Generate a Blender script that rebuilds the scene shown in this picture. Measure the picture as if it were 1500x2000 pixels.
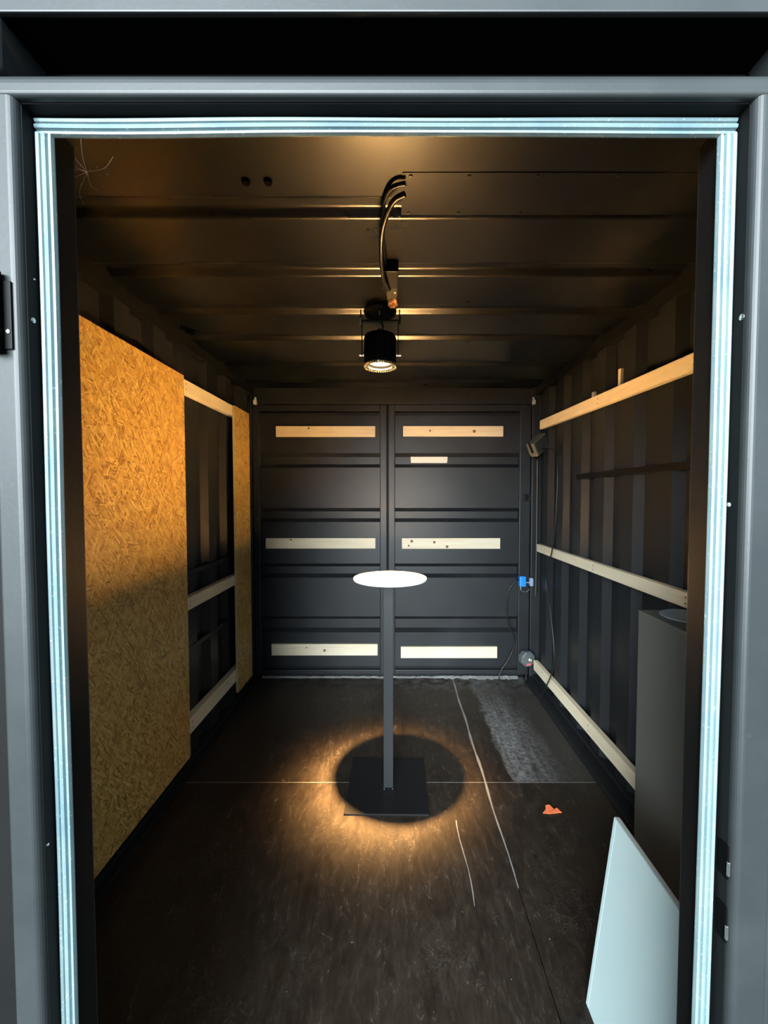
import bpy, bmesh, math, random
from mathutils import Vector, Matrix
for o in list(bpy.data.objects): bpy.data.objects.remove(o)
SC = bpy.context.scene
COL = SC.collection
R = math.radians
rnd = random.Random(7)

# ------------------------------------------------------------ camera, sky, sun, exposure
cam = bpy.data.cameras.new('camera'); camo = bpy.data.objects.new('camera', cam); COL.objects.link(camo)
cam.sensor_fit = 'VERTICAL'; cam.sensor_height = 24.0; cam.lens = 800 / 2000 * 24.0
cam.shift_x = -20 / 2000
cam.clip_start = 0.05; cam.clip_end = 200
camo.location = (0, 0, 1.5); camo.rotation_euler = (R(90 - 2.05), 0, 0)
SC.camera = camo

W = bpy.data.worlds.new('overcast_sky'); SC.world = W; W.use_nodes = True
bg = W.node_tree.nodes['Background']; bg.inputs[0].default_value = (0.66, 0.86, 1.0, 1); bg.inputs[1].default_value = .07

sl = bpy.data.lights.new('hazy_sun', 'SUN'); sl.energy = 1.2; sl.angle = R(50); sl.color = (0.86, 0.96, 1.0)
so = bpy.data.objects.new('hazy_sun', sl); COL.objects.link(so)
so.rotation_euler = (R(90 - 14), 0, R(-13))          # low, from behind and to the left of the doorway
so.location = (-2, -6, 5)

vs = SC.view_settings
vs.view_transform = 'Standard'; vs.look = 'None'; vs.gamma = 1.0; vs.use_curve_mapping = False; vs.exposure = 4.0

# ------------------------------------------------------------ materials
def mat(name):
    m = bpy.data.materials.new(name); m.use_nodes = True
    nt = m.node_tree; b = nt.nodes['Principled BSDF']
    return m, nt, b
def N(nt, t, **kw):
    n = nt.nodes.new(t)
    for k, v in kw.items():
        if k.startswith('i_'):
            key = k[2:]; key = int(key) if key.isdigit() else key
            n.inputs[key].default_value = v
        else: setattr(n, k, v)
    return n
def L(nt, a, b): nt.links.new(a, b)
def ramp(nt, fac, stops, interp='LINEAR'):
    r = nt.nodes.new('ShaderNodeValToRGB'); r.color_ramp.interpolation = interp
    e = r.color_ramp.elements
    while len(e) < len(stops): e.new(0.5)
    for i, (p, c) in enumerate(stops):
        e[i].position = p; e[i].color = (*c, 1) if len(c) == 3 else c
    L(nt, fac, r.inputs[0]); return r.outputs[0]
def coords(nt, scale=(1, 1, 1), rot=(0, 0, 0), kind='Object', loc=(0, 0, 0)):
    t = N(nt, 'ShaderNodeTexCoord'); mp = N(nt, 'ShaderNodeMapping')
    mp.inputs['Scale'].default_value = scale; mp.inputs['Rotation'].default_value = rot; mp.inputs['Location'].default_value = loc
    L(nt, t.outputs[kind], mp.inputs[0]); return mp.outputs[0]
def world_pos(nt, scale=(1, 1, 1)):
    g = N(nt, 'ShaderNodeNewGeometry'); mp = N(nt, 'ShaderNodeMapping'); mp.inputs['Scale'].default_value = scale
    L(nt, g.outputs['Position'], mp.inputs[0]); return mp.outputs[0]
def noise(nt, vec, scale=5, detail=4, rough=.55, dist=0):
    n = N(nt, 'ShaderNodeTexNoise'); n.inputs['Scale'].default_value = scale; n.inputs['Detail'].default_value = detail
    n.inputs['Roughness'].default_value = rough; n.inputs['Distortion'].default_value = dist
    L(nt, vec, n.inputs['Vector']); return n.outputs['Fac']
def mix(nt, fac, a, b, mode='MIX'):
    m = N(nt, 'ShaderNodeMix', data_type='RGBA', blend_type=mode)
    for s, v in ((m.inputs[0], fac), (m.inputs[6], a), (m.inputs[7], b)):
        if isinstance(v, (int, float)): s.default_value = v
        elif isinstance(v, tuple): s.default_value = (*v, 1)
        else: L(nt, v, s)
    return m.outputs[2]
def math_(nt, op, a, b=None, clamp=False):
    m = N(nt, 'ShaderNodeMath', operation=op); m.use_clamp = clamp
    for s, v in ((m.inputs[0], a), (m.inputs[1], b)):
        if v is None: continue
        if isinstance(v, (int, float)): s.default_value = v
        else: L(nt, v, s)
    return m.outputs[0]
def bump(nt, b, h, strength=.2, dist=.002):
    n = N(nt, 'ShaderNodeBump'); n.inputs['Strength'].default_value = strength; n.inputs['Distance'].default_value = dist
    L(nt, h, n.inputs['Height']); L(nt, n.outputs[0], b.inputs['Normal'])

def paint(name, col, rough=.42, dust=.25, dustcol=(.10, .105, .11), bumps=.15, spec=.5):
    """painted steel, faintly dusty and scuffed"""
    m, nt, b = mat(name)
    v = world_pos(nt)
    n1 = noise(nt, v, 3.1, 6, .65); n2 = noise(nt, v, 46, 3, .6)
    d = math_(nt, 'MULTIPLY', ramp(nt, n1, [(.45, (0, 0, 0)), (.8, (1, 1, 1))]), dust)
    sp = ramp(nt, n2, [(.70, (0, 0, 0)), (.78, (1, 1, 1))])
    d2 = math_(nt, 'ADD', d, math_(nt, 'MULTIPLY', sp, dust * .8), True)
    L(nt, mix(nt, d2, col, dustcol), b.inputs['Base Color'])
    rr = math_(nt, 'ADD', math_(nt, 'MULTIPLY', n1, .14), rough - .07); L(nt, rr, b.inputs['Roughness'])
    bump(nt, b, noise(nt, v, 160, 2, .5), bumps, .0006)
    b.inputs['Specular IOR Level'].default_value = spec
    return m
M = {}
M['black'] = paint('black_container_paint', (.014, .0155, .0175), .42, .15, (.032, .034, .038), spec=.26)
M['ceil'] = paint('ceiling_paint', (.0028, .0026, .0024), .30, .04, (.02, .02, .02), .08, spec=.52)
M['door'] = paint('cargo_door_paint', (.013, .015, .018), .45, .35, (.04, .043, .048), spec=.4)
M['frame'] = paint('grey_black_frame_paint', (.019, .023, .0245), .42, .5, (.042, .047, .048), spec=.40)
M['reveal'] = paint('black_paint_and_shade', (.0045, .0048, .005), .55, .15, (.014, .014, .014), spec=.14)  # darker copy of the frame paint, recess shade put into its colour
M['void'] = paint('deep_black_and_shade', (.0015, .0015, .0015), .8, 0, spec=.05)  # near-black: header and recess shade put into colour, also black fittings
M['flood'] = paint('dusty_floodlight_casting', (.14, .12, .085), .4, .4, (.13, .12, .10))
M['blackmetal'] = paint('black_powder_coat', (.007, .007, .008), .45, .08, (.02, .02, .02), .1, spec=.25)
M['column'] = paint('anthracite_powder_coat', (.013, .015, .017), .45, .1, (.03, .03, .032), .1, spec=.3)
M['plinth'] = paint('dark_grey_board', (.115, .115, .104), .6, .25, (.12, .12, .115), .1)
M['plinth_ring'] = paint('grey_disc', (.30, .35, .39), .45, .2, (.2, .22, .23), .1)
M['cable'] = paint('black_cable', (.012, .012, .013), .35, .05)
M['asphalt'] = paint('asphalt', (.03, .031, .033), .9, .4, (.05, .05, .05), .6)

def simple(name, col, rough=.5, metal=0, emis=None, es=1, trans=0):
    m, nt, b = mat(name)
    b.inputs['Base Color'].default_value = (*col, 1); b.inputs['Roughness'].default_value = rough; b.inputs['Metallic'].default_value = metal
    if trans: b.inputs['Transmission Weight'].default_value = trans
    if emis: b.inputs['Emission Color'].default_value = (*emis, 1); b.inputs['Emission Strength'].default_value = es
    n = noise(nt, world_pos(nt), 60, 3, .6)
    L(nt, math_(nt, 'ADD', math_(nt, 'MULTIPLY', n, .16), max(.02, rough - .08)), b.inputs['Roughness'])
    return m
M['chrome'] = simple('zinc_screw', (.75, .75, .72), .28, 1)
M['white'] = simple('white_laminate', (.80, .79, .76), .35)
M['ink'] = simple('grey_print', (.02, .02, .02), .6)
M['paper'] = simple('white_paper_strip', (.80, .79, .76), .7)
M['boardface'] = simple('white_board_face', (.50, .64, .65), .45)
M['boardedge'] = simple('board_edge', (.55, .57, .55), .55)
M['blue'] = simple('blue_plastic', (.02, .28, .85), .35)
M['paleblue'] = simple('pale_blue_plastic', (.25, .35, .55), .2)
M['greybox'] = simple('grey_plastic_box', (.10, .115, .125), .35)
M['red'] = simple('red_sticker', (.65, .10, .14), .5)
M['orange'] = simple('orange_scrap', (.75, .17, .06), .7)
M['glassdark'] = simple('dark_glass', (.05, .05, .045), .12)
M['lens'] = simple('lamp_lens', (1, .8, .5), .3, emis=(1, .66, .30), es=1.0)
M['reflector'] = simple('lamp_ring', (.8, .72, .55), .25, .9)
M['copper'] = simple('raw_foam_residue', (.62, .33, .16), .8)
M['tape'] = simple('steel_strap', (.030, .027, .022), .5, 0)
M['web'] = simple('cobweb_silk', (.5, .5, .48), .6)
M['dustline'] = simple('dust_filled_joint', (.21, .21, .205), .9)
M['whitedust'] = simple('plaster_dust', (.28, .29, .29), .95)

# gasket rubber: pale, bluish wear
m, nt, b = mat('pale_gasket_rubber'); v = world_pos(nt)
n1 = noise(nt, v, 9, 4, .6); n2 = noise(nt, v, 240, 3, .6)
c = ramp(nt, n1, [(.3, (.11, .18, .21)), (.7, (.18, .245, .245))])
c = mix(nt, ramp(nt, n2, [(.62, (0, 0, 0)), (.72, (1, 1, 1))]), c, (.36, .42, .42))
L(nt, c, b.inputs['Base Color']); b.inputs['Roughness'].default_value = .42
bump(nt, b, n2, .2, .0006); M['gasket'] = m

# sawn pine
def pine(name, axis):
    m, nt, b = mat(name)
    s = [22, 22, 22]; s[axis] = 1.3
    v = world_pos(nt, tuple(s)); w = N(nt, 'ShaderNodeTexWave', wave_type='BANDS')
    n0 = noise(nt, v, .6, 4, .6); n1 = noise(nt, v, 3.0, 5, .6, .4)
    k = noise(nt, world_pos(nt), 9, 2, .4)
    c = ramp(nt, n0, [(.3, (.74, .64, .46)), (.5, (.80, .71, .53)), (.72, (.84, .77, .60))])
    c = mix(nt, math_(nt, 'MULTIPLY', ramp(nt, n1, [(.5, (0, 0, 0)), (.75, (1, 1, 1))]), .45), c, (.62, .45, .26))
    L(nt, c, b.inputs['Base Color']); b.inputs['Roughness'].default_value = .62
    bump(nt, b, n1, .15, .001); return m
M['pine_x'] = pine('sawn_pine_crosswise', 0); M['pine_y'] = pine('sawn_pine_lengthwise', 1)
M['knot'] = simple('pine_knot', (.20, .10, .045), .7)

# oriented strand board: three layers of elongated flakes lying at different angles
m, nt, b = mat('oriented_strand_board')
base = None; heights = None
g = N(nt, 'ShaderNodeNewGeometry'); sep = N(nt, 'ShaderNodeSeparateXYZ'); L(nt, g.outputs['Position'], sep.inputs[0])
cmb = N(nt, 'ShaderNodeCombineXYZ'); L(nt, sep.outputs['Y'], cmb.inputs[0]); L(nt, sep.outputs['Z'], cmb.inputs[1])
warp = N(nt, 'ShaderNodeTexNoise'); warp.inputs['Scale'].default_value = 7; L(nt, cmb.outputs[0], warp.inputs['Vector'])
vadd = N(nt, 'ShaderNodeVectorMath', operation='MULTIPLY_ADD'); L(nt, warp.outputs['Color'], vadd.inputs[0])
vadd.inputs[1].default_value = (.03, .03, 0); L(nt, cmb.outputs[0], vadd.inputs[2])
pal = [(.12, (.16, .075, .015)), (.26, (.34, .185, .042)), (.42, (.50, .300, .078)), (.6, (.58, .365, .105)), (.76, (.70, .485, .175)), (.90, (.86, .68, .34))]
col = None
for i, (ang, sx, sy) in enumerate(((35, 15, 105), (-28, 18, 120), (80, 16, 110), (8, 22, 140), (-62, 20, 120), (55, 30, 170))):
    mp = N(nt, 'ShaderNodeMapping'); mp.inputs['Rotation'].default_value = (0, 0, R(ang)); mp.inputs['Location'].default_value = (i * 3.7, i * 1.9, 0)
    L(nt, vadd.outputs[0], mp.inputs[0])
    mp2 = N(nt, 'ShaderNodeMapping'); mp2.inputs['Scale'].default_value = (sx, sy, 1); L(nt, mp.outputs[0], mp2.inputs[0])
    vo = N(nt, 'ShaderNodeTexVoronoi', voronoi_dimensions='2D'); vo.inputs['Scale'].default_value = 1.0; L(nt, mp2.outputs[0], vo.inputs['Vector'])
    sc = N(nt, 'ShaderNodeSeparateColor'); L(nt, vo.outputs['Color'], sc.inputs[0])
    gr = noise(nt, mp2.outputs[0], 2.2, 3, .6)
    val = math_(nt, 'ADD', math_(nt, 'MULTIPLY', sc.outputs[0], .55), math_(nt, 'MULTIPLY', gr, .45))
    ci = ramp(nt, val, pal)
    if col is None: col, hh = ci, val
    else:
        sel = ramp(nt, sc.outputs[1], [(.60, (0, 0, 0)), (.63, (1, 1, 1))])
        col = mix(nt, sel, col, ci); hh = mix(nt, sel, hh, val)
dk = ramp(nt, noise(nt, vadd.outputs[0], 34, 3, .6), [(.70, (0, 0, 0)), (.76, (1, 1, 1))])
col = mix(nt, math_(nt, 'MULTIPLY', dk, .6), col, (.16, .075, .02))
L(nt, col, b.inputs['Base Color']); b.inputs['Roughness'].default_value = .48
bump(nt, b, hh, .25, .0015); M['osb'] = m
M['osbedge'] = simple('cut_strand_board_edge', (.55, .42, .24), .8)

# floor: phenolic film plywood, dark brown, scuffed and dusty
m, nt, b = mat('scuffed_film_plywood')
g = N(nt, 'ShaderNodeNewGeometry'); sep = N(nt, 'ShaderNodeSeparateXYZ'); L(nt, g.outputs['Position'], sep.inputs[0])
px, py = sep.outputs['X'], sep.outputs['Y']
def mr(x, a, b_, c=0, d=1):
    n = N(nt, 'ShaderNodeMapRange', interpolation_type='SMOOTHSTEP'); L(nt, x, n.inputs[0])
    for i, q in enumerate((a, b_, c, d)): n.inputs[i + 1].default_value = q
    return n.outputs[0]
v1 = world_pos(nt); vl = world_pos(nt, (14, 1.1, 1)); vm = world_pos(nt, (5, 2.2, 1))
n_big = noise(nt, v1, 2.2, 6, .62); n_str = noise(nt, vl, 1.6, 5, .65, .3); n_mid = noise(nt, vm, 3, 6, .7, .6)
n_fine = noise(nt, v1, 130, 3, .6); n_curl = noise(nt, v1, 16, 5, .7, 2.2)
base = ramp(nt, n_mid, [(.3, (.008, .0055, .004)), (.7, (.022, .015, .010))])
n_scf = noise(nt, world_pos(nt, (11, 3.5, 1)), 2.3, 8, .78, 1.2)
wear = math_(nt, 'MULTIPLY', ramp(nt, n_scf, [(.44, (0, 0, 0)), (.78, (1, 1, 1))]), math_(nt, 'ADD', math_(nt, 'MULTIPLY', n_str, .3), .10))
lane = math_(nt, 'MULTIPLY', mr(px, -.75, -.35), mr(px, .25, .85, 1, 0))
wear = math_(nt, 'MULTIPLY', wear, math_(nt, 'ADD', math_(nt, 'MULTIPLY', lane, .75), .25))
c = mix(nt, wear, base, (.11, .085, .062))
curl = math_(nt, 'MULTIPLY', ramp(nt, n_curl, [(.492, (0, 0, 0)), (.5, (1, 1, 1)), (.508, (0, 0, 0))]), math_(nt, 'MULTIPLY', ramp(nt, n_big, [(.5, (0, 0, 0)), (.66, (1, 1, 1))]), .55))
c = mix(nt, curl, c, (.26, .24, .21))
for (sc_, rot_, wd_, am_) in (((9, 1.6, 1), 12, .0045, .5), ((7, 2.2, 1), -18, .004, .4), ((16, 5, 1), 30, .006, .35)):
    gq = N(nt, 'ShaderNodeNewGeometry'); m1 = N(nt, 'ShaderNodeMapping'); m1.inputs['Rotation'].default_value = (0, 0, R(rot_)); m1.inputs['Scale'].default_value = sc_
    L(nt, gq.outputs['Position'], m1.inputs[0]); nl = noise(nt, m1.outputs[0], 1.3, 3, .5, .8)
    ln = ramp(nt, nl, [(.5 - wd_, (0, 0, 0)), (.5, (1, 1, 1)), (.5 + wd_, (0, 0, 0))])
    ln = math_(nt, 'MULTIPLY', ln, math_(nt, 'MULTIPLY', ramp(nt, n_scf, [(.5, (0, 0, 0)), (.62, (1, 1, 1))]), am_))
    c = mix(nt, ln, c, (.22, .20, .175))
# plaster-dust patch on the rear right sheets and along the sill
jx = math_(nt, 'ADD', px, math_(nt, 'MULTIPLY', math_(nt, 'SUBTRACT', n_mid, .5), .16))
jy = math_(nt, 'ADD', py, math_(nt, 'MULTIPLY', math_(nt, 'SUBTRACT', n_big, .5), .2))
patch = math_(nt, 'MULTIPLY', math_(nt, 'MULTIPLY', mr(jx, .60, .64), mr(jx, .72, .98, 1, .12)), math_(nt, 'MULTIPLY', mr(py, 2.09, 2.13), mr(jy, 2.6, 3.3, 1, .45)))
patch = math_(nt, 'MULTIPLY', patch, ramp(nt, n_str, [(.30, (.25, .25, .25)), (.62, (1, 1, 1))]))
patch = math_(nt, 'MULTIPLY', patch, ramp(nt, noise(nt, v1, 38, 6, .8, .5), [(.36, (.12, .12, .12)), (.66, (1, 1, 1))]))
rear = math_(nt, 'MULTIPLY', mr(jy, 3.02, 3.34), ramp(nt, noise(nt, v1, 13, 6, .7), [(.42, (0, 0, 0)), (.72, (1, 1, 1))]))
rear = math_(nt, 'MULTIPLY', rear, mr(px, -.4, .6, .22, .8))
edge = math_(nt, 'MULTIPLY', math_(nt, 'MULTIPLY', mr(px, .85, 1.0), mr(jy, 1.9, 2.3)), .10)
leftd = math_(nt, 'MULTIPLY', math_(nt, 'MULTIPLY', mr(px, -.62, -1.0), mr(jy, 2.0, 2.2)), math_(nt, 'MULTIPLY', n_curl, .22))
c = mix(nt, math_(nt, 'MULTIPLY', patch, .85, True), c, (.27, .285, .295))
c = mix(nt, rear, c, (.20, .21, .21))
c = mix(nt, math_(nt, 'ADD', edge, leftd, True), c, (.10, .11, .12))
spk = ramp(nt, noise(nt, v1, 75, 2, .5), [(.765, (0, 0, 0)), (.785, (1, 1, 1))])
c = mix(nt, math_(nt, 'MULTIPLY', spk, .8), c, (.42, .40, .36))
L(nt, c, b.inputs['Base Color'])
L(nt, math_(nt, 'ADD', math_(nt, 'MULTIPLY', n_mid, .3), math_(nt, 'ADD', math_(nt, 'MULTIPLY', patch, .3), .36)), b.inputs['Roughness'])
b.inputs['Specular IOR Level'].default_value = .4; bump(nt, b, n_mid, .12, .002); M['floor'] = m

# ------------------------------------------------------------ mesh helpers
class MB:
    def __init__(s): s.v, s.f, s.sm = [], [], []
    def add(s, vs, fs, smooth=False):
        k = len(s.v); s.v += [tuple(q) for q in vs]
        for f in fs: s.f.append([i + k for i in f]); s.sm.append(smooth)
        return s
    def box(s, x0, x1, y0, y1, z0, z1, bev=0, mtx=None):
        bm = bmesh.new(); bmesh.ops.create_cube(bm, size=1)
        for q in bm.verts: q.co = Vector(((x0 + x1) / 2 + q.co.x * (x1 - x0), (y0 + y1) / 2 + q.co.y * (y1 - y0), (z0 + z1) / 2 + q.co.z * (z1 - z0)))
        if bev: bmesh.ops.bevel(bm, geom=bm.edges[:], offset=bev, segments=2, profile=.6, affect='EDGES')
        if mtx is not None: bm.transform(mtx)
        bm.verts.index_update()
        s.add([q.co[:] for q in bm.verts], [[q.index for q in f.verts] for f in bm.faces]); bm.free(); return s
    def tube(s, pts, r, n=10, caps=True):
        pts = [Vector(p) for p in pts]; rs = r if isinstance(r, (list, tuple)) else [r] * len(pts)
        up = None; vs = []
        for i, p in enumerate(pts):
            t = (pts[min(i + 1, len(pts) - 1)] - pts[max(i - 1, 0)]).normalized()
            if up is None:
                up = Vector((0, 0, 1)) if abs(t.z) < .9 else Vector((1, 0, 0))
            a = t.cross(up).normalized(); bb = a.cross(t).normalized(); up = bb
            for k in range(n):
                q = 2 * math.pi * k / n; vs.append(p + (a * math.cos(q) + bb * math.sin(q)) * rs[i])
        fs = [[i * n + k, i * n + (k + 1) % n, (i + 1) * n + (k + 1) % n, (i + 1) * n + k] for i in range(len(pts) - 1) for k in range(n)]
        s.add(vs, fs, True)
        if caps:
            s.add(vs[:n], [list(range(n))[::-1]]); s.add(vs[-n:], [list(range(n))])
        return s
    def lathe(s, prof, c=(0, 0, 0), n=32, mtx=None, closed=False):
        vs = []; fs = []
        mm = (mtx or Matrix.Identity(4)); c = Vector(c)
        for (r, z) in prof:
            for k in range(n):
                q = 2 * math.pi * k / n; vs.append(c + (mm @ Vector((r * math.cos(q), r * math.sin(q), z))))
        P = len(prof)
        for i in range(P if closed else P - 1):
            j = (i + 1) % P
            for k in range(n): fs.append([i * n + k, i * n + (k + 1) % n, j * n + (k + 1) % n, j * n + k])
        s.add(vs, fs, False)
        if not closed:
            s.add(vs[:n], [list(range(n))[::-1]]); s.add(vs[-n:], [list(range(n))])
        return s
    def sheet(s, prof, fn, a, b):
        """profile polyline swept straight from a to b: fn(p, t) gives the point"""
        n = len(prof); vs = [fn(p, a) for p in prof] + [fn(p, b) for p in prof]
        return s.add(vs, [[i, i + 1, n + i + 1, n + i] for i in range(n - 1)])
    def prism(s, poly, fn, a, b):
        n = len(poly); vs = [fn(p, a) for p in poly] + [fn(p, b) for p in poly]
        return s.add(vs, [[i, (i + 1) % n, n + (i + 1) % n, n + i] for i in range(n)] + [list(range(n))[::-1], list(range(n, 2 * n))])
    def build(s, name, m, parent=None, smooth=False, low=True):
        xs = list(zip(*s.v)); lo = [min(q) for q in xs]; hi = [max(q) for q in xs]
        o0 = Vector(((lo[0] + hi[0]) / 2, (lo[1] + hi[1]) / 2, lo[2] if (low and parent is None) else (lo[2] + hi[2]) / 2))
        me = bpy.data.meshes.new(name); me.from_pydata([tuple(Vector(q) - o0) for q in s.v], [], s.f)
        bm = bmesh.new(); bm.from_mesh(me)
        sm = s.sm
        for i, f in enumerate(bm.faces): f.smooth = smooth or sm[i]
        bmesh.ops.recalc_face_normals(bm, faces=bm.faces[:]); bm.to_mesh(me); bm.free()
        me.materials.append(m if not isinstance(m, str) else M[m])
        o = bpy.data.objects.new(name, me); COL.objects.link(o)
        if parent is not None:
            o.parent = parent; o.location = o0 - WL[parent]
        else: o.location = o0
        WL[o] = o0
        return o
WL = {}
def empty(name, loc):
    e = bpy.data.objects.new(name, None); COL.objects.link(e); e.location = loc; e.empty_display_size = .05; WL[e] = Vector(loc); return e
def tag(o, label, cat, group=None):
    o['label'] = label; o['category'] = cat
    if group: o['group'] = group
    return o
def struct(o, label=None, cat=None):
    o['kind'] = 'structure'
    if label: o['label'] = label
    if cat: o['category'] = cat
    return o
def spline(pts, n=10):
    """Catmull-Rom through pts"""
    P = [Vector(p) for p in pts]; P = [2 * P[0] - P[1]] + P + [2 * P[-1] - P[-2]]; out = []
    for i in range(1, len(P) - 2):
        for k in range(n):
            t = k / n; a, b_, c_, d = P[i - 1:i + 3]
            out.append(.5 * ((2 * b_) + (c_ - a) * t + (2 * a - 5 * b_ + 4 * c_ - d) * t * t + (3 * b_ - a - 3 * c_ + d) * t ** 3))
    return out + [P[-2]]

# ------------------------------------------------------------ the shell of the container
YF, YS, YJ = .535, .567, .600          # frame face, gasket plane, inside face of the end wall
YB = 3.365                              # rear end of the floor
OX0, OX1, OZ = -.481, .459, 2.007       # clear opening of the frame
XL, XR = -1.16, 1.165                   # inner crests of the side walls
H = 2.39

g_ = MB().box(-14, 14, -16, 8, -.35, -.17); struct(g_.build('ground', 'asphalt', low=False), 'dark asphalt yard around the container', 'ground')

# floor: base plus film-faced plywood sheets, joints filled with dust
floor = struct(MB().box(-1.19, 1.2, .56, 3.46, -.16, -.028).build('floor', 'black'), 'scuffed dark plywood container floor', 'floor')
fy = [.585, 2.105, YB]
for j in range(2):
    fx = [-1.10, -.308, .477, 1.068] if j == 0 else [-1.10, .477, 1.068]
    for i in range(len(fx) - 1):
        MB().box(fx[i] + .0015, fx[i + 1] - .0015, fy[j] + .0015, fy[j + 1] - .0015, -.028, 0, .0012).build('floor_sheet', 'floor', floor)
MB().box(-1.10, 1.068, 2.1035, 2.1065, -.02, -.0002).build('joint', 'dustline', floor)
MB().box(-.3095, -.3065, .6, 2.10, -.02, -.001).build('joint', 'floor', floor)
def wob_strip(pts, w, z=.0006):
    mb = MB(); vs = []
    for (x, y, k) in pts: vs += [(x - w * k / 2, y, z), (x + w * k / 2, y, z), (x + w * k / 2, y, -.006), (x - w * k / 2, y, -.006)]
    n = len(pts); fs = []
    for i in range(n - 1):
        for a in range(4): fs.append([4 * i + a, 4 * i + (a + 1) % 4, 4 * i + 4 + (a + 1) % 4, 4 * i + 4 + a])
    mb.add(vs, fs); return mb
wob_strip([(.477 + .003 * math.sin(q * .9) + .004 * (q / 24), 1.52 + q * (YB - 1.53) / 24, (.25 + .75 * min(1, q / 9)) * (1 + .35 * math.sin(q * 2.1))) for q in range(25)], .012).build('joint', 'dustline', floor)
wob_strip([(.295 + .006 * math.sin(q * .7) - .004 * q / 8, 1.45 + q * .05, .5 + .5 * abs(math.sin(q))) for q in range(9)], .0045, .0005).build('scratch', 'dustline', floor)
# black edge strip right and left of the sheets
MB().box(1.069, 1.15, .6, YB + .02, -.028, .012, .003).build('edge_strip', 'black', floor)
MB().box(-1.15, -1.101, .6, YB + .02, -.028, .012, .003).build('edge_strip', 'black', floor)
MB().box(-1.12, 1.1, YB, YB + .035, -.028, .004, .002).build('threshold', 'black', floor)
# ragged ridge of white dust along the threshold
mb = MB(); rr = random.Random(3); vs = []; fs = []; x = -1.12; k = 0
while x < 1.03:
    hgt = .004 + .006 * rr.random() + (.006 if x > .35 else 0) * rr.random(); wd = .010 + .016 * rr.random() + (.03 * rr.random() if x > .42 else 0)
    vs += [(x, YB - wd, .0004), (x, YB - wd * .4, hgt * .6), (x, YB + .004, hgt), (x, YB + .03, .003)]; x += .012 + .02 * rr.random(); k += 1
for i in range(k - 1):
    for a in range(3): fs.append([4 * i + a, 4 * i + a + 1, 4 * i + a + 5, 4 * i + a + 4])
mb.add(vs, fs); o = mb.build('dust_ridge', 'whitedust', floor); o['kind'] = 'stuff'

# corrugated side walls, pitch 278 mm
def corr(y0, y1, sgn, xin, ph):
    pts = []; y = ph - 6 * .278
    # outer flat, slope in, inner flat, slope out
    d = .036
    while y < y1 + .3:
        pts += [(y, xin + sgn * d), (y + .104, xin + sgn * d), (y + .139, xin), (y + .243, xin)]
        y += .278
    return [p for p in pts if y0 <= p[0] <= y1]
wall_l = struct(MB().sheet(corr(.45, 3.62, -1, XL, 1.706 - .1215), lambda p, t: (p[1], p[0], t), -.16, 2.47).build('wall_left', 'black'), 'black corrugated steel side wall on the left', 'wall')
wall_r = struct(MB().sheet(corr(.45, 3.62, 1, XR, 1.706 - .1215), lambda p, t: (p[1], p[0], t), -.16, 2.47).build('wall_right', 'black'), 'black corrugated steel side wall on the right', 'wall')
MB().box(-1.215, -1.145, .54, 3.5, 2.33, 2.45, .004).build('top_rail', 'reveal', wall_l)
MB().box(1.15, 1.22, .54, 3.5, 2.33, 2.45, .004).build('top_rail', 'reveal', wall_r)
MB().box(-1.215, -1.14, .54, 3.5, -.16, .03, .004).build('bottom_rail', 'black', wall_l)
MB().box(1.15, 1.22, .54, 3.5, -.16, .03, .004).build('bottom_rail', 'black', wall_r)
MB().box(XR - .004, XR + .03, .62, 2.62, 1.612, 1.645, .003).build('lashing_strip', 'reveal', wall_r)
MB().box(XL - .03, XL + .004, .62, 3.3, .625, .655, .003).build('lashing_strip', 'black', wall_l)
MB().box(XL - .03, XL + .012, .62, 3.3, 1.06, 1.09, .003).build('lashing_strip', 'black', wall_l)

# ceiling: roof sheet with shallow grooves pressed upwards
prof = [(.45, H)]
for c in (.955, 1.297, 1.642, 1.986, 2.315, 2.77, 3.17):
    w = .034
    prof += [(c - w - .014, H), (c - w + .012, H + .020), (c + w - .016, H + .020), (c + w + .010, H)]
prof.append((3.62, H))
def rolled(P, r=.007, n=4):
    out = [P[0]]
    for a, b_, c in zip(P, P[1:], P[2:]):
        a, b_, c = Vector(a), Vector(b_), Vector(c); u = (a - b_).normalized(); w = (c - b_).normalized()
        p0, p1 = b_ + u * r, b_ + w * r
        for k in range(n + 1):
            t = k / n; out.append(tuple(p0 * (1 - t) ** 2 + b_ * 2 * t * (1 - t) + p1 * t * t))
    return out + [P[-1]]
prof = rolled(prof)
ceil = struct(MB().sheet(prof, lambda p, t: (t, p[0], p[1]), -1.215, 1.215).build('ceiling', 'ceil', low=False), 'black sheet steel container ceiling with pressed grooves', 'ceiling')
MB().box(-1.22, 1.22, .45, 3.62, H + .06, H + .10).build('roof_skin', 'black', ceil)
for u in (-.417, -.355):
    MB().lathe([(.001, -.012), (.010, -.010), (.013, 0), (.013, .002)], (u, 1.183, H), 12).build('plug', 'void', ceil)

# cover plate over the nearest groove, screwed on
cp = tag(empty('cable_cover_plate', (.5, 1.238, H)), 'flat black cover plate screwed to the ceiling, cable end coming out', 'cover plate')
MB().box(.022, 1.12, 1.154, 1.322, H - .002, H, .0004).build('plate', 'ceil', cp)
for x in (.042, .20, .39, .62, .85):
    for y in (1.164, 1.312):
        MB().lathe([(.001, -.0055), (.004, -.005), (.0055, -.002)], (x + .012 * rnd.random(), y, H), 10).build('screw', 'tape', cp)

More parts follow.
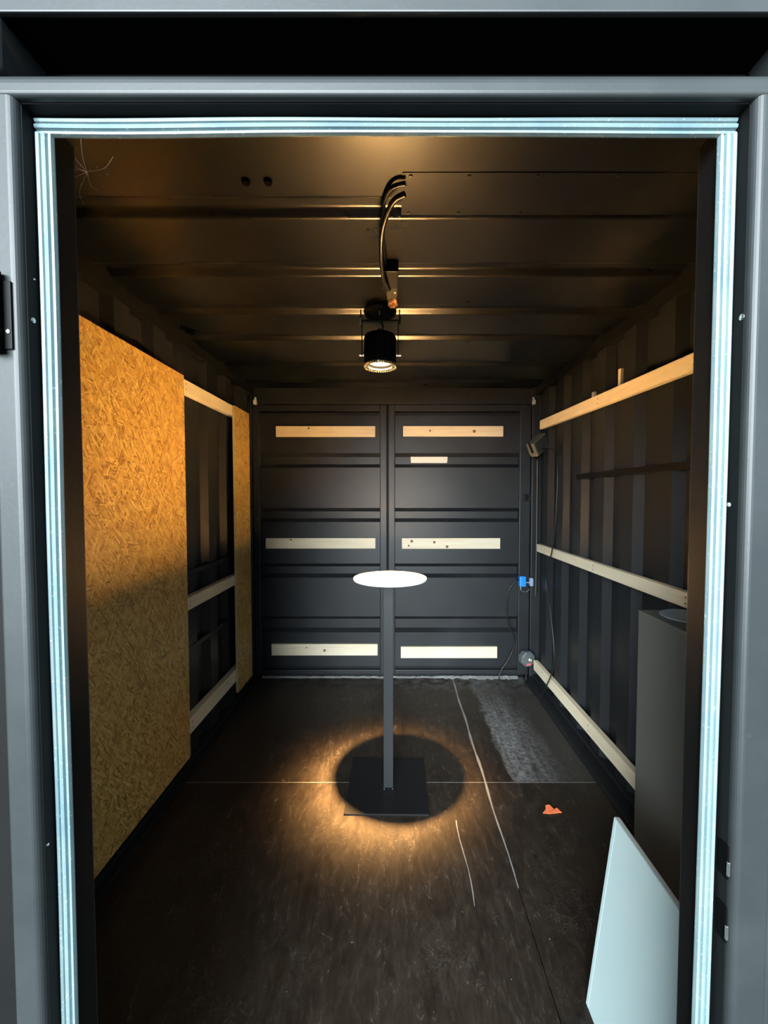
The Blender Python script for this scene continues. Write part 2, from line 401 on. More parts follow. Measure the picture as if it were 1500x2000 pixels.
# end wall with the personnel doorway (camera stands in front of it)
wl_ = struct(empty('wall_front_left', (-.87, .57, -.16)), 'black steel end wall left of the doorway', 'wall')
wr_ = struct(empty('wall_front_right', (.87, .57, -.16)), 'grey-black steel end wall right of the doorway', 'wall')
wt_ = struct(empty('wall_front_top', (0, .57, 2.05)), 'black steel header above the doorway', 'wall')
FO_L, FO_R, FO_T = -.519, .508, 2.040
MB().box(-1.22, FO_L - .002, .590, YJ + .012, -.16, 2.5, .003).build('panel', 'reveal', wl_)  # recess left of the frame, its shade put into the panel colour
MB().box(FO_R, 1.22, .538, YJ + .012, -.16, 2.5, .004).build('panel', 'frame', wr_)
MB().box(-1.22, FO_R, .612, .632, 2.052, 2.5, .002).build('panel', 'reveal', wt_)  # wall in shadow above the frame, darkness put into its colour
MB().box(-1.22, FO_R + .001, .542, .640, 2.1085, 2.5, .002).build('header_beam', 'void', wt_)  # body near-black as painted shade under the header; lip keeps frame paint
MB().box(-1.22, FO_R + .001, .534, .5415, 2.107, 2.5, .002).build('header_lip', 'frame', wt_)
MB().box(-1.22, -.497, .536, .611, FO_T + .003, 2.108, .004).build('gusset', 'frame', wl_)
MB().box(-1.25, -1.16, .47, .57, -.2, 2.52, .008).build('corner_post', 'frame', wl_)
MB().box(1.16, 1.25, .47, .57, -.2, 2.52, .008).build('corner_post', 'frame', wr_)
struct(MB().box(-.60, .60, .50, .60, -.16, -.03, .004).build('trim_2', 'frame'), 'steel sill below the doorway', 'trim')

# door frame: rounded steel section with a stepped rebate, three members
fr = struct(empty('trim_1', (0, YF, -.03)), 'black painted steel door frame', 'trim')
def fprof(wd, r=.005, ri=.010):
    """section (across, depth): across=0 at the opening edge, growing outwards; depth along Y"""
    p = [(0, YS + .002)] + [(ri - ri * math.cos(q * math.pi / 12), YF + ri - ri * math.sin(q * math.pi / 12)) for q in range(7)]
    for k in range(7):
        a = k / 6 * math.pi / 2
        p.append((wd - r + r * math.sin(a), YF + r - r * math.cos(a)))
    p += [(wd, YJ - .004), (-.019, YJ + .010), (-.019, YS + .002)]
    return p
TZ = -.16
pl = fprof(OX0 - FO_L); MB().prism(pl, lambda p, t: (OX0 - p[0], p[1], t), TZ, OZ + .001).build('jamb', 'frame', fr)
pr_ = fprof(FO_R - OX1); MB().prism(pr_, lambda p, t: (OX1 + p[0], p[1], t), TZ, OZ + .001).build('jamb', 'frame', fr)
pt = fprof(FO_T - OZ, .018, .006)[:-3] + [(FO_T - OZ, YJ + .004), (.018, YJ + .004), (-.019, YS + .006), (-.019, YS + .002)]; MB().prism(pt, lambda p, t: (t, p[1], OZ + p[0]), FO_L, FO_R).build('head', 'frame', fr)
# thin near-black linings, painted shade of the rebate and of the passage behind the gasket
MB().box(OX0, OX0 + .0012, YF + .0105, YS + .001, TZ, OZ).build('rebate_shade_lining', 'reveal', fr)
MB().box(OX1 - .0012, OX1, YF + .0105, YS + .001, TZ, OZ).build('rebate_shade_lining', 'reveal', fr)
MB().box(OX0, OX1, YF + .0105, YS + .001, OZ - .0012, OZ).build('rebate_shade_lining', 'reveal', fr)
MB().box(OX0 + .004, OX0 + .0195, YS + .003, YJ + .008, TZ, OZ - .004).build('passage_shade_lining', 'reveal', fr)
MB().box(OX1 - .0195, OX1 - .004, YS + .003, YJ + .008, TZ, OZ - .004).build('passage_shade_lining', 'reveal', fr)
# bolt holes and rivets in the rebate
for (sx, x, y, z, r, mm) in ((1, OX0 + .0012, .553, 1.735, .0035, 'chrome'), (1, OX0 + .0012, .556, 1.79, .0012, 'chrome'), (1, OX0 + .0012, .550, 1.02, .002, 'chrome'),
                            (-1, OX1 - .0012, .548, 1.737, .0040, 'chrome'), (-1, OX1 - .0012, .560, 1.49, .0030, 'whitedust')):
    MB().lathe([(r, 0), (r, .001), (r * .5, .0018)], (x, y, z), 12, Matrix.Rotation(R(90 * sx), 4, 'Y')).build('rivet', mm, fr)
for (z0, z1) in ((.975, 1.022), (.885, .935)):
    MB().box(OX1 - .0032, OX1 - .0006, YF + .008, YF + .024, z0, z1, .001).build('strike_plate', 'void', fr)  # near-black colour replaces the shade inside the strike recess
    MB().box(OX1 - .0045, OX1 - .0015, YF + .0045, YF + .0075, z0 + .008, z0 + .028, .0008).build('latch_tongue', 'chrome', fr)

# ------------------------------------------------------------ gasket round the doorway
gk = tag(empty('door_gasket', (0, YS, 0)), 'pale ribbed rubber gasket lining three sides of the doorway', 'gasket')
rib = [(0, 0), (.0005, -.006), (.0025, -.0078), (.0055, -.0066), (.0068, -.0035), (.0078, -.0035), (.0088, -.0072), (.0112, -.0082), (.0135, -.0068), (.0145, -.003),
       (.0155, -.003), (.0168, -.0052), (.0190, -.0044), (.0200, .000), (.0200, .0015), (0, .0015)]
def gasket_run(length, fn, wave, n=70):
    mb = MB(); P = len(rib); vs = []
    for i in range(n + 1):
        t = length * i / n; w, s_ = wave(t)
        for (a, d) in rib: vs.append(fn(a * s_ + w, d, t))
    fs = [[i * P + k, i * P + (k + 1) % P, (i + 1) * P + (k + 1) % P, (i + 1) * P + k] for i in range(n) for k in range(P)]
    fs += [list(range(P))[::-1], list(range(n * P, n * P + P))]
    return mb.add(vs, fs)
zt = OZ - .0013
gasket_run(OX1 - OX0 - .006, lambda a, d, t: (OX0 + .003 + t, YS + .0015 + d, zt - a), lambda t: (.0011 * math.sin(t * 13 + .5) * (1 - t) + .0008, 1.0 + .06 * math.sin(t * 9))).build('top_run', 'gasket', gk)
gasket_run(zt + .15 - .021, lambda a, d, t: (OX0 + .0013 + a, YS + .0015 + d, zt - .021 - t), lambda t: (.0008 * math.sin(t * 8) + .0008, 1.05 - .05 * t + .03 * math.sin(t * 5)), 110).build('side_run', 'gasket', gk)
gasket_run(zt + .15 - .0215, lambda a, d, t: (OX1 - .0013 - a, YS + .0015 + d, zt - .0215 - t), lambda t: (.0004 + .0050 * max(0, t - .45), 1.08 - .04 * t + .03 * math.sin(t * 4 + 1)), 110).build('side_run', 'gasket', gk)

# hinge of the outward door on the left
hg = fr
MB().box(-.512, -.4895, YF - .003, YF - .0003, 1.690, 1.776, .001).build('hinge_leaf_shadow', 'reveal', hg)  # dark leaf, widened to stand in for the hinge's cast shadow too
MB().tube([(-.5065, YF - .009, 1.684), (-.5065, YF - .009, 1.786)], .0085, 14).build('hinge_knuckle', 'void', hg)
MB().lathe([(.003, 0), (.003, .0012), (.001, .002)], (-.4945, YF - .0028, 1.712), 10, Matrix.Rotation(R(90), 4, 'X')).build('hinge_screw', 'chrome', hg)

# ------------------------------------------------------------ rear cargo doors
wb = struct(empty('wall_back', (0, 3.42, 0)), 'black steel rear frame around the cargo doors', 'wall')
MB().box(-1.2, 1.2, 3.375, 3.56, 2.262, 2.47, .006).build('header', 'door', wb)
MB().box(-1.2, 1.2, 3.402, 3.56, -.16, .018, .004).build('door_sill', 'door', wb)
MB().box(-1.215, -1.165, 3.36, 3.56, -.16, 2.45, .006).build('corner_post', 'door', wb)
MB().box(1.125, 1.215, 3.36, 3.56, -.16, 2.45, .006).build('corner_post', 'door', wb)
MB().box(-1.2, 1.2, 3.57, 3.59, -.16, 2.47).build('backing', 'reveal', wb)
def cargo_door(name, x0, x1, sl_, sr_, label):
    d = struct(empty(name, ((x0 + x1) / 2, 3.4, .02)), label, 'door')
    a, b_ = x0 + sl_, x1 - sr_
    yi = 3.392                                        # inner flat of the panel
    pr = [(.052, yi + .02), (.062, yi + .004), (.085, yi)]
    for (z0, z1) in ((.37, .505), (.83, .95), (1.295, 1.412), (1.745, 1.865)):
        pr += [(z0, yi), (z0 + .030, yi + .034), (z1 - .030, yi + .034), (z1, yi)]
    pr += [(2.17, yi), (2.195, yi + .004), (2.205, yi + .02)]
    MB().sheet(pr, lambda p, t: (t, p[1], p[0]), a - .004, b_ + .004).build('corrugated_panel', 'door', d)
    MB().box(x0, a, 3.372, 3.45, .022, 2.258, .006).build('stile', 'door', d)
    MB().box(b_, x1, 3.372, 3.45, .022, 2.258, .006).build('stile', 'door', d)
    MB().box(a, b_, 3.380, 3.45, 2.205, 2.258, .004).build('top_rail', 'door', d)
    MB().box(a, b_, 3.380, 3.45, .022, .056, .004).build('bottom_rail', 'door', d)
    return d
d1 = cargo_door('door_1', -1.160, -.060, .052, .058, 'left leaf of the black steel cargo doors')
d2 = cargo_door('door_2', -.050, 1.120, .056, .090, 'right leaf of the black steel cargo doors')
MB().box(-.0585, -.0515, 3.385, 3.44, .024, 2.256).build('gasket_strip', 'reveal', d2)
MB().box(1.058, 1.118, 3.350, 3.372, 1.47, 1.53, .004).build('hinge', 'black', d2)
MB().lathe([(.02, 0), (.02, .008), (.012, .012)], (1.075, 3.350, 1.50), 16, Matrix.Rotation(R(90), 4, 'X')).build('hinge_pin', 'blackmetal', d2)

# ------------------------------------------------------------ battens on the doors
YD = 3.392
def door_batten(x0, x1, z0, z1, label, knots=()):
    e = tag(empty('wooden_batten', ((x0 + x1) / 2, YD - .011, z0)), label, 'batten', 'battens on the cargo doors')
    MB().box(x0, x1, YD - .022, YD, z0, z1, .0015).build('board', 'pine_x', e)
    for (fxk, fzk, r) in knots:
        MB().lathe([(r, 0), (r, .0008), (r * .4, .0012)], (x0 + fxk * (x1 - x0), YD - .0216, z0 + fzk * (z1 - z0)), 10, Matrix.Rotation(R(90), 4, 'X')).build('knot', 'knot', e)
door_batten(-.968, -.156, 1.995, 2.082, 'pine batten at the top of the left cargo door', ((.33, .8, .008),))
door_batten(.072, .892, 1.998, 2.082, 'pine batten at the top of the right cargo door', ((.27, .55, .008), (.71, .5, .013)))
door_batten(-1.061, -.156, 1.077, 1.163, 'pine batten at middle height on the left cargo door', ((.23, .85, .008),))
door_batten(.063, .875, 1.075, 1.163, 'knotty pine batten at middle height on the right cargo door', ((.1, .72, .012), (.33, .62, .011), (.46, .2, .012), (.07, .3, .008)))
door_batten(-1.023, -.139, .182, .277, 'pine batten near the floor on the left cargo door', ((.5, .45, .011), (.33, .7, .006)))
door_batten(.055, .858, .160, .255, 'pine batten near the floor on the right cargo door')
mb = MB(); x0, x1, z0, z1 = .136, .444, 1.787, 1.838
mb.prism([(x0 + .004, z0), (x1 - .006, z0 - .001), (x1 - .002, z0 + .014), (x1, z1 - .004), (x1 - .004, z1), (x0, z1 + .001)], lambda p, t: (p[0], t, p[1]), 3.4235, 3.4262)
tag(mb.build('paper_strip', 'paper', low=True), 'short white strip stuck in a groove of the right cargo door', 'strip')

# ------------------------------------------------------------ battens along the side walls
def side_batten(x0, x1, ya, yb, za, zb, hgt, label, group):
    e = tag(empty('wooden_rail', ((x0 + x1) / 2, (ya + yb) / 2, min(za, zb))), label, 'rail', group)
    vs = []
    for (y, z) in ((ya, za), (yb, zb)):
        vs += [(x0, y, z), (x1, y, z), (x1, y, z + hgt), (x0, y, z + hgt)]
    bm = bmesh.new(); q = [bm.verts.new(p) for p in vs]
    for f in ((0, 1, 2, 3), (7, 6, 5, 4), (0, 4, 5, 1), (1, 5, 6, 2), (2, 6, 7, 3), (3, 7, 4, 0)): bm.faces.new([q[i] for i in f])
    bmesh.ops.recalc_face_normals(bm, faces=bm.faces[:]); bmesh.ops.bevel(bm, geom=bm.edges[:], offset=.0025, segments=2, affect='EDGES')
    bm.verts.index_update(); mb = MB(); mb.add([p.co[:] for p in bm.verts], [[p.index for p in f.verts] for f in bm.faces]); bm.free()
    mb.build('board', 'pine_y', e)
    xs = x0 if x0 > 0 else x1
    for t in (.06, .35, .64, .93):
        for dz in (.3, .7):
            MB().lathe([(.0035, 0), (.0035, .0008), (.0015, .0012)], (xs - math.copysign(.0001, xs), ya + (yb - ya) * t, za + (zb - za) * t + dz * hgt), 8, Matrix.Rotation(R(-90 if xs > 0 else 90), 4, 'Y')).build('screw', 'tape', e)
    return e
gR, gL = 'rails on the right wall', 'rails on the left wall'
side_batten(1.130, XR, .68, 3.205, 1.955, 2.027, .068, 'long pine rail high on the right corrugated wall', gR)
side_batten(1.130, XR, .68, 3.240, 1.070, 1.071, .060, 'long pine rail at middle height on the right corrugated wall', gR)
side_batten(1.130, XR, .68, 3.277, .140, .104, .078, 'long pine rail close to the floor on the right corrugated wall', gR)
side_batten(XL, -1.120, .68, 3.10, 2.050, 2.066, .072, 'pine rail running behind the top of the strand boards', gL)
side_batten(XL, -1.120, .68, 3.10, .883, .883, .070, 'pine rail crossing the gap between strand boards at middle height', gL)
side_batten(XL, -1.120, .68, 3.10, .200, .195, .090, 'pine rail crossing the gap between strand boards near the floor', gL)
# wedges tucked behind the upper right rail
for (y, z0, z1, w, lb) in ((2.135, 2.04, 2.165, .024, 'taller pine wedge sticking up behind the top right rail'), (2.42, 2.04, 2.118, .022, 'shorter pine wedge behind the top right rail')):
    tag(MB().prism([(XR + .006, z0), (XR + .030, z0), (XR + .030, z1), (XR + .006, z1)], lambda p, t: (p[0] - .004, t, p[1]), y, y + w).build('wooden_wedge', 'pine_y'), lb, 'wedge')

# ------------------------------------------------------------ strand boards on the left
def osb(y0, y1, z0, z1, label):
    e = tag(empty('strand_board', (-1.111, (y0 + y1) / 2, z0)), label, 'board')
    MB().box(-1.1195, -1.102, y0, y1, z0, z1, .0008).build('panel', 'osb', e)
    MB().box(-1.1192, -1.1023, y1 - .0006, y1 + .0006, z0 + .001, z1 - .001).build('cut_edge', 'osbedge', e)
    MB().box(-1.1192, -1.1023, y0 - .0006, y0 + .0006, z0 + .001, z1 - .001).build('cut_edge', 'osbedge', e)
    return e
osb(.92, 2.168, .097, 2.138, 'large orange-brown strand board sheet on the left wall')
osb(2.853, 3.135, .118, 2.134, 'narrow strand board strip in the far left corner')

# ------------------------------------------------------------ display table under the lamp
TX, TY, TZ_ = -.030, 2.075, 1.092
tb = tag(empty('display_table', (TX, TY, 0)), 'tall round white-topped table on a black square foot under the spotlight', 'table')
bx0, bx1, by0, by1 = -.236, .165, 1.876, 2.288
rot = Matrix.Translation((TX, TY, 0)) @ Matrix.Rotation(R(-.8), 4, 'Z') @ Matrix.Translation((-TX, -TY, 0))
MB().box(bx0, bx1, by0, by1, 0.001, .010, .0005, rot).build('base_plate', 'blackmetal', tb)
MB().box(TX - .0245, TX + .0245, TY - .0245, TY + .0245, .010, TZ_ - .024, .0015).build('column', 'column', tb)
for sx in (-1, 1):
    MB().lathe([(.0028, 0), (.0028, .003), (.001, .004)], (TX + sx * .0215, TY - .032, .010), 10).build('screw', 'chrome', tb)
MB().box(TX - .06, TX + .06, TY - .06, TY + .06, TZ_ - .024, TZ_ - .019, .001).build('mounting_plate', 'blackmetal', tb)
DC = (-.021, 2.075)
top = MB().lathe([(.002, -.019), (.150, -.019), (.172, -.013), (.1855, -.010), (.1865, -.006), (.186, -.002), (.1845, 0), (.002, 0)], (*DC, TZ_), 72).build('table_top', 'white', tb)
for (dx, dy, w) in ((.066, -.085, .030), (.062, -.100, .036), (.118, -.045, .016), (.142, -.035, .010), (.150, -.02, .014)):
    MB().box(DC[0] + dx, DC[0] + dx + w, DC[1] + dy, DC[1] + dy + .005, TZ_, TZ_ + .0004).build('print_mark', 'ink', top)

# ------------------------------------------------------------ ceiling spotlight
LX, LY = -.067, 1.975
lp = tag(empty('ceiling_spotlight', (LX, LY, H)), 'black cylindrical spotlight in a yoke, lit, hanging from the ceiling', 'spotlight')
zt_, zb_ = 2.272, 2.122; rc = .077
MB().lathe([(.062, .003), (.070, 0), (rc, .006), (rc, .150 - .020), (rc - .006, .150 - .006), (rc - .018, .150), (.002, .150), (.002, .146), (.068, .140), (.070, .003)], (LX, LY, zb_), 40, closed=True).build('can', 'blackmetal', lp)
MB().lathe([(.058, .001), (.0765, -.002), (.0785, .003), (.0775, .008), (.070, .009), (.060, .008)], (LX, LY, zb_), 48, closed=True).build('lens_ring', 'reflector', lp)
for k in range(40):
    a = 2 * math.pi * k / 40; MB().box(-.0025, .0025, -.003, .003, -.004, .001, .0006, Matrix.Translation((LX + .0745 * math.cos(a), LY + .0745 * math.sin(a), zb_ - .001)) @ Matrix.Rotation(a, 4, 'Z')).build('ring_tooth', 'reflector', lp)
MB().lathe([(.002, .016), (.050, .018), (.060, .024), (.060, .030), (.002, .030)], (LX, LY, zb_), 40).build('lens', 'lens', lp)
# yoke: cross bar and two flat arms with thumb screws
ya = zb_ + .055
MB().box(LX - .090, LX + .090, LY - .012, LY + .012, H - .058, H - .052, .001).build('yoke_bar', 'blackmetal', lp)
for sx in (-1, 1):
    MB().box(LX + sx * .086 - .002, LX + sx * .086 + .002, LY - .010, LY + .010, ya - .012, H - .052, .0008).build('yoke_arm', 'blackmetal', lp)
    k_ = MB().tube([(LX + sx * .076, LY, ya), (LX + sx * .098, LY, ya)], .006, 12).build('thumb_screw', 'chrome', lp)
    MB().lathe([(.011, 0), (.012, .003), (.011, .008)], (LX + sx * .090, LY - .004, H - .045), 12, Matrix.Rotation(R(90 * sx), 4, 'Y')).build('side_knob', 'blackmetal', lp)
    MB().box(LX + sx * .093 - .003, LX + sx * .093 + .003, LY - .016, LY - .010, H - .075, H - .045, .001).build('yoke_tab', 'chrome' if sx < 0 else 'blackmetal', lp)
    MB().tube([(LX + sx * .092, LY - .004, H - .05), (LX + sx * .092, LY - .004, H - .002)], .0028, 8).build('hanger_rod', 'blackmetal', lp)
MB().lathe([(.075, 0), (.078, -.012), (.070, -.030), (.052, -.044), (.030, -.052), (.002, -.054)], (LX, LY, H), 36).build('ceiling_rose', 'blackmetal', lp)
MB().box(LX - .004, LX + .002, LY - .064, LY - .058, H - .052, H - .024, .001).build('rose_clip', 'chrome', lp)
MB().lathe([(.002, .1515), (.006, .1515), (.006, .1545), (.003, .156)], (LX - .002, LY - .058, zb_), 10).build('can_screw', 'chrome', lp)
MB().tube(spline([(LX, LY, H - .054), (LX + .012, LY + .01, H - .075), (LX, LY + .012, zt_)], 6), .0045, 8).build('lead', 'cable', lp)
ld = bpy.data.lights.new('spot_beam', 'SPOT'); ld.energy = 1550; ld.color = (1.0, .55, .19); ld.shadow_soft_size = .042
ld.spot_size = R(70); ld.spot_blend = .6
lo = bpy.data.objects.new('spot_beam', ld); COL.objects.link(lo); lo.parent = lp; lo.location = (0, 0, zb_ + .010 - H)
aim = Vector((-.05, 2.12, 0)) - Vector((LX, LY, zb_ + .010)); lo.rotation_euler = aim.to_track_quat('-Z', 'Y').to_euler()

# narrow reflector: bright core that fades smoothly, faint spill round it
ld.use_nodes = True; nt = ld.node_tree; em = nt.nodes['Emission']
gi = N(nt, 'ShaderNodeNewGeometry'); dt = N(nt, 'ShaderNodeVectorMath', operation='DOT_PRODUCT'); L(nt, gi.outputs['Incoming'], dt.inputs[0])
dt.inputs[1].default_value = tuple(aim.normalized())
th_ = math_(nt, 'ARCCOSINE', math_(nt, 'ABSOLUTE', dt.outputs['Value'])); q_ = math_(nt, 'DIVIDE', th_, R(6.9))
core = math_(nt, 'POWER', math.e, math_(nt, 'MULTIPLY', math_(nt, 'MULTIPLY', q_, q_), -1.0))
L(nt, math_(nt, 'ADD', core, .0006), em.inputs['Strength'])

# supply box, strap and cable between cover plate and spotlight
jb = tag(empty('ceiling_junction_box', (-.017, 1.635, H)), 'small black junction box on the ceiling at the cable end', 'junction box')
MB().box(-.050, .016, 1.575, 1.700, H - .040, H, .004).build('body', 'blackmetal', jb)
MB().box(-.046, .012, 1.580, 1.695, H - .043, H - .040, .001).build('lid', 'blackmetal', jb)
MB().tube([(-.026, 1.693, H - .020), (-.026, 1.706, H - .020)], .009, 12).build('gland', 'chrome', jb)
st = tag(empty('steel_strap', (-.01, 1.82, H)), 'worn steel strap on the ceiling between junction box and spotlight', 'strap')
MB().box(-.032, .012, 1.702, 1.955, H - .007, H, .001).build('plate', 'tape', st)
for (x, y) in ((-.022, 1.735), (-.002, 1.742), (.004, 1.80), (-.015, 1.775)):
    MB().lathe([(.0045, 0), (.0055, -.002), (.002, -.004)], (x, y, H - .007), 9).build('screw', 'chrome', st)
r3 = random.Random(5); mb = MB()
for k in range(16):
    cx, cy = -.024 + .034 * r3.random() + .0, 1.862 + .062 * r3.random(); s_ = .004 + .007 * r3.random()
    mb.lathe([(s_ * .4, 0), (s_, -.003), (s_ * .7, -.009 - .006 * r3.random()), (.001, -.013)], (cx, cy, H - .006), 7)
mb.build('foam_residue', 'copper', st)
cabpts = [(.030, 1.205, H - .022), (-.004, 1.232, H - .026), (-.035, 1.305, H - .050), (-.044, 1.41, H - .070), (-.042, 1.52, H - .075), (-.034, 1.62, H - .062), (-.022, 1.70, H - .045), (-.020, 1.712, H - .022)]
tag(MB().tube(spline(cabpts, 10), .0082, 12).build('supply_cable', 'cable', low=False), 'thick black cable curving from ceiling plate to spotlight box', 'cable')
shadow_pts = [(.030, 1.176, H - .014), (-.006, 1.192, H - .014), (-.030, 1.25, H - .012)]  # added tube: the supply cable's shadow on the ceiling, built as a shape
tag(MB().tube(spline(shadow_pts + [(-.036, 1.33, H - .010), (-.038, 1.45, H - .010), (-.034, 1.58, H - .014)], 8), .0065, 10).build('cable_shadow', 'cable', low=False), 'thin black tube on the ceiling standing in for the shadow of the curved cable', 'cable')

# ------------------------------------------------------------ right side: pedestal and white board
pd = tag(empty('pedestal', (.99, 1.30, 0)), 'dark grey box pedestal with a round inset against the right wall', 'pedestal')
PX0, PX1, PY0, PY1, PZ = .862, 1.118, 1.165, 1.431, 1.103
MB().box(PX0, PX1, PY0, PY1, .001, PZ - .012, .001).build('carcass', 'plinth', pd)
MB().box(PX0 - .0005, PX1 + .0005, PY0 - .0005, PY1 + .0005, PZ - .012, PZ, .0012).build('top_board', 'plinth', pd)
MB().lathe([(.002, 0), (.086, 0), (.090, .0012), (.0885, .003), (.002, .003)], (.985, 1.345, PZ), 48).build('round_inset', 'plinth_ring', pd)

bd = tag(empty('white_board', (.60, .93, 0)), 'white coated board leaning beside the doorway in front of the pedestal', 'board')
BY0, BY1 = .690, 1.162; bx, bt, bz = .569, .642, .566
nx, nz = bz / math.hypot(bz, bt - bx), -(bt - bx) / math.hypot(bz, bt - bx); th = .016
ax, az = (bt - bx) / math.hypot(bz, bt - bx), bz / math.hypot(bz, bt - bx); Ln = math.hypot(bz, bt - bx)
z_off = -nz * th
def bp(s, d): return (bx + ax * s + nx * d, az * s + nz * d + z_off)
def slab(s0, s1, d0, d1, y0, y1):
    return MB().prism([bp(s0, d0), bp(s1, d0), bp(s1, d1), bp(s0, d1)], lambda p, t: (p[0], t, p[1]), y0, y1)
slab(0, Ln, 0, th, BY0, BY1 - .0125).build('face_panel', 'boardface', bd)
slab(0, Ln, -.0006, th, BY1 - .012, BY1).build('edge_band', 'boardface', bd)
slab(Ln, Ln + .001, .002, th - .001, BY0, BY1).build('top_edge_band', 'boardedge', bd)

# orange scrap on the floor
mb = MB(); poly = [(.706, 1.893), (.735, 1.888), (.796, 1.894), (.782, 1.918), (.766, 1.914), (.752, 1.936), (.732, 1.932), (.728, 1.914)]
n = len(poly); zz = [.001, .001, .002, .006, .003, .008, .007, .003]
mb.add([(p[0], p[1], z) for p, z in zip(poly, zz)] + [(p[0], p[1], z + .0025) for p, z in zip(poly, zz)],
       [[i, (i + 1) % n, n + (i + 1) % n, n + i] for i in range(n)] + [list(range(n))[::-1], list(range(n, 2 * n))])
tag(mb.build('torn_scrap', 'orange'), 'small torn orange scrap lying on the floor by the right wall', 'scrap')

# ------------------------------------------------------------ far right corner: floodlight, rod, plug, box, cables
fl = tag(empty('floodlight', (1.09, 3.13, 1.88)), 'black tilted floodlight hung under the end of the top right rail', 'floodlight')
mt = Matrix.Translation((1.085, 3.10, 1.895)) @ Matrix.Rotation(R(-38), 4, 'Y') @ Matrix.Rotation(R(28), 4, 'Z') @ Matrix.Rotation(R(20), 4, 'X')
MB().box(-.085, .085, -.030, .030, -.055, .055, .006, mt).build('housing', 'flood', fl)
MB().box(-.075, .075, -.033, -.0295, -.046, .046, .001, mt).build('glass', 'glassdark', fl)
for k in range(7):
    MB().box(-.07 + k * .0225, -.066 + k * .0225, .030, .048, -.05, .05, .0008, mt).build('cooling_fin', 'flood', fl)
MB().box(-.092, -.087, -.008, .008, -.02, .07, .001, mt).build('bracket_arm', 'blackmetal', fl)
MB().box(.087, .092, -.008, .008, -.02, .07, .001, mt).build('bracket_arm', 'blackmetal', fl)
MB().tube([mt @ Vector((.088, 0, -.01)), mt @ Vector((.102, 0, -.01))], .009, 10).build('bracket_knob', 'chrome', fl)
cf = [(1.10, 3.06, 1.86), (1.112, 2.95, 1.85), (1.116, 2.83, 1.80), (1.112, 2.80, 1.62), (1.108, 2.80, 1.42), (1.106, 2.84, 1.18), (1.105, 2.93, .98), (1.104, 2.96, .86), (1.106, 2.88, .70), (1.104, 2.80, .48), (1.104, 2.80, .32), (1.10, 2.92, .13), (1.085, 3.00, .008), (1.04, 3.05, .006)]
tag(MB().tube(spline(cf, 8), .0042, 8).build('floodlight_cable', 'cable', low=False), 'thin dark cable hanging from the floodlight down to the floor', 'cable')
tag(MB().tube([(1.148, 3.30, .70), (1.150, 3.30, 1.1), (1.149, 3.30, 1.80)], .011, 10).build('locking_rod', 'tape'), 'worn upright steel rod in the far right corner', 'rod')
pgx, pgz, pgy = 1.052, .812, 3.345
pg = tag(empty('blue_plug', (pgx, pgy, pgz - .045)), 'blue power connector hanging by the right cargo door', 'plug')
MB().box(pgx - .028, pgx + .026, pgy - .026, pgy + .024, pgz - .043, pgz + .043, .010).build('housing', 'blue', pg)
MB().tube([(pgx + .020, pgy, pgz - .012), (pgx + .062, pgy - .004, pgz - .012)], .010, 12).build('pin_sleeve', 'chrome', pg)
MB().box(pgx + .055, pgx + .086, pgy - .030, pgy + .012, pgz - .040, pgz + .030, .012).build('coupler', 'paleblue', pg)
MB().tube(spline([(pgx + .06, pgy - .01, pgz - .06), (pgx + .03, pgy - .015, pgz - .085), (pgx - .01, pgy - .012, pgz - .075), (pgx - .015, pgy - .01, pgz - .04)], 6), .003, 8).build('wire_loop', 'chrome', pg)
cb = [(pgx - .026, pgy, pgz + .01), (.995, 3.34, .815), (.945, 3.34, .74), (.925, 3.34, .62), (.940, 3.34, .47), (.985, 3.34, .36), (.990, 3.34, .28), (.940, 3.335, .16), (.88, 3.325, .075), (.86, 3.31, .012), (.90, 3.28, .006)]
tag(MB().tube(spline(cb, 8), .0055, 8).build('plug_cable', 'cable', low=False), 'black cable from the blue connector down the right cargo door', 'cable')
ob = tag(empty('octagonal_box', (1.075, 3.27, .10)), 'grey octagonal junction box at the end of the bottom right rail', 'junction box')
mo = Matrix.Translation((1.083, 3.325, .180)) @ Matrix.Rotation(R(18), 4, 'Z') @ Matrix.Rotation(R(90), 4, 'X') @ Matrix.Rotation(R(22.5), 4, 'Z')
mbx = MB(); mbx.lathe([(.062, -.02), (.066, 0), (.066, .032), (.056, .042), (.001, .043)], (0, 0, 0), 8); mbx.v = [tuple(mo @ Vector(q)) for q in mbx.v]; mbx.build('housing', 'greybox', ob)
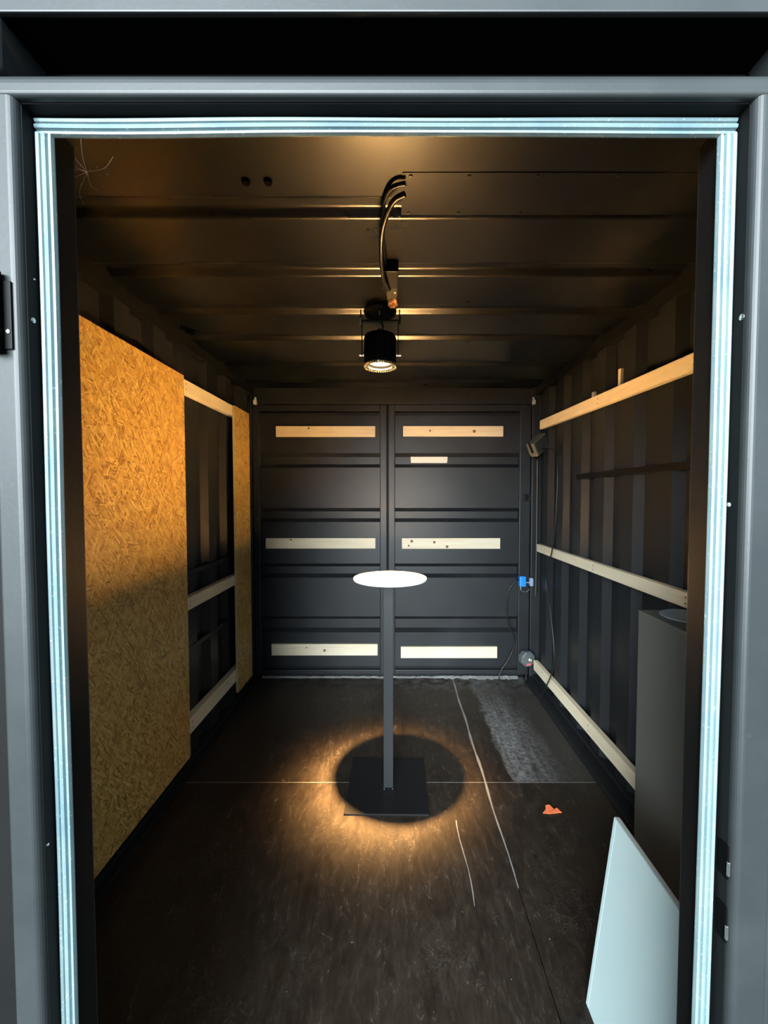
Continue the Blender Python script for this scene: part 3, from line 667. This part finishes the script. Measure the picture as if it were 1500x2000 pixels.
mbx = MB(); mbx.lathe([(.020, .042), (.020, .047), (.014, .051), (.001, .0515)], (0, 0, 0), 14); mbx.v = [tuple(mo @ (Vector(q) + Vector((.012, -.01, 0)))) for q in mbx.v]; mbx.build('socket_boss', 'chrome', ob)
m2 = Matrix.Translation((1.083, 3.325, .180)) @ Matrix.Rotation(R(18), 4, 'Z')
MB().box(-.026, .018, -.0445, -.0425, -.045, -.030, .0005, m2).build('sticker', 'red', ob)
MB().tube(spline([(1.075, 3.29, .115), (1.074, 3.285, .05), (1.066, 3.27, .010), (1.03, 3.20, .007)], 6), .005, 8).build('tail_lead', 'cable', ob)
# small white clips under the ceiling in both rear corners
for (x, lb) in ((-1.125, 'small white plastic clip under the ceiling in the far left corner'), (1.128, 'small white plastic clip under the ceiling in the far right corner')):
    c_ = tag(empty('plastic_clip', (x, 3.33, 2.24)), lb, 'clip')
    MB().box(x - .010, x + .010, 3.322, 3.360, 2.25, 2.285, .003).build('hook', 'paper', c_)
    MB().box(x - .006, x + .006, 3.340, 3.360, 2.275, 2.31, .002).build('tab', 'paper', c_)

# cobweb in the upper left corner, between passage lining and ceiling
cw = MB(); rw = random.Random(12)
ce = Vector((-.484, .664, 2.012))
ends = [(-.545, .632, 2.085), (-.462, .632, 2.054), (-.525, .613, 2.00), (-.528, .613, 1.955), (-.535, .613, 2.03), (-.444, .655, 2.03), (-.456, .660, 1.975), (-.488, .664, 1.955)]
for e_ in ends:
    e_ = Vector(e_) + Vector((rw.uniform(-.01, .01), 0, rw.uniform(-.002, .01)))
    mid = (ce + e_) / 2 + Vector((rw.uniform(-.01, .01), 0, -.006)); cw.tube(spline([ce, mid, e_], 4), .0002, 4)
for k in range(9):
    p_ = ce + Vector((rw.uniform(-.02, .04), rw.uniform(-.03, .0), rw.uniform(-.04, .04))); cw.lathe([(.0003, -.0006), (.0006, 0), (.0003, .0006)], p_, 5)
tag(cw.build('cobweb', 'web', low=False), 'wispy cobweb behind the upper left corner of the doorway', 'cobweb')
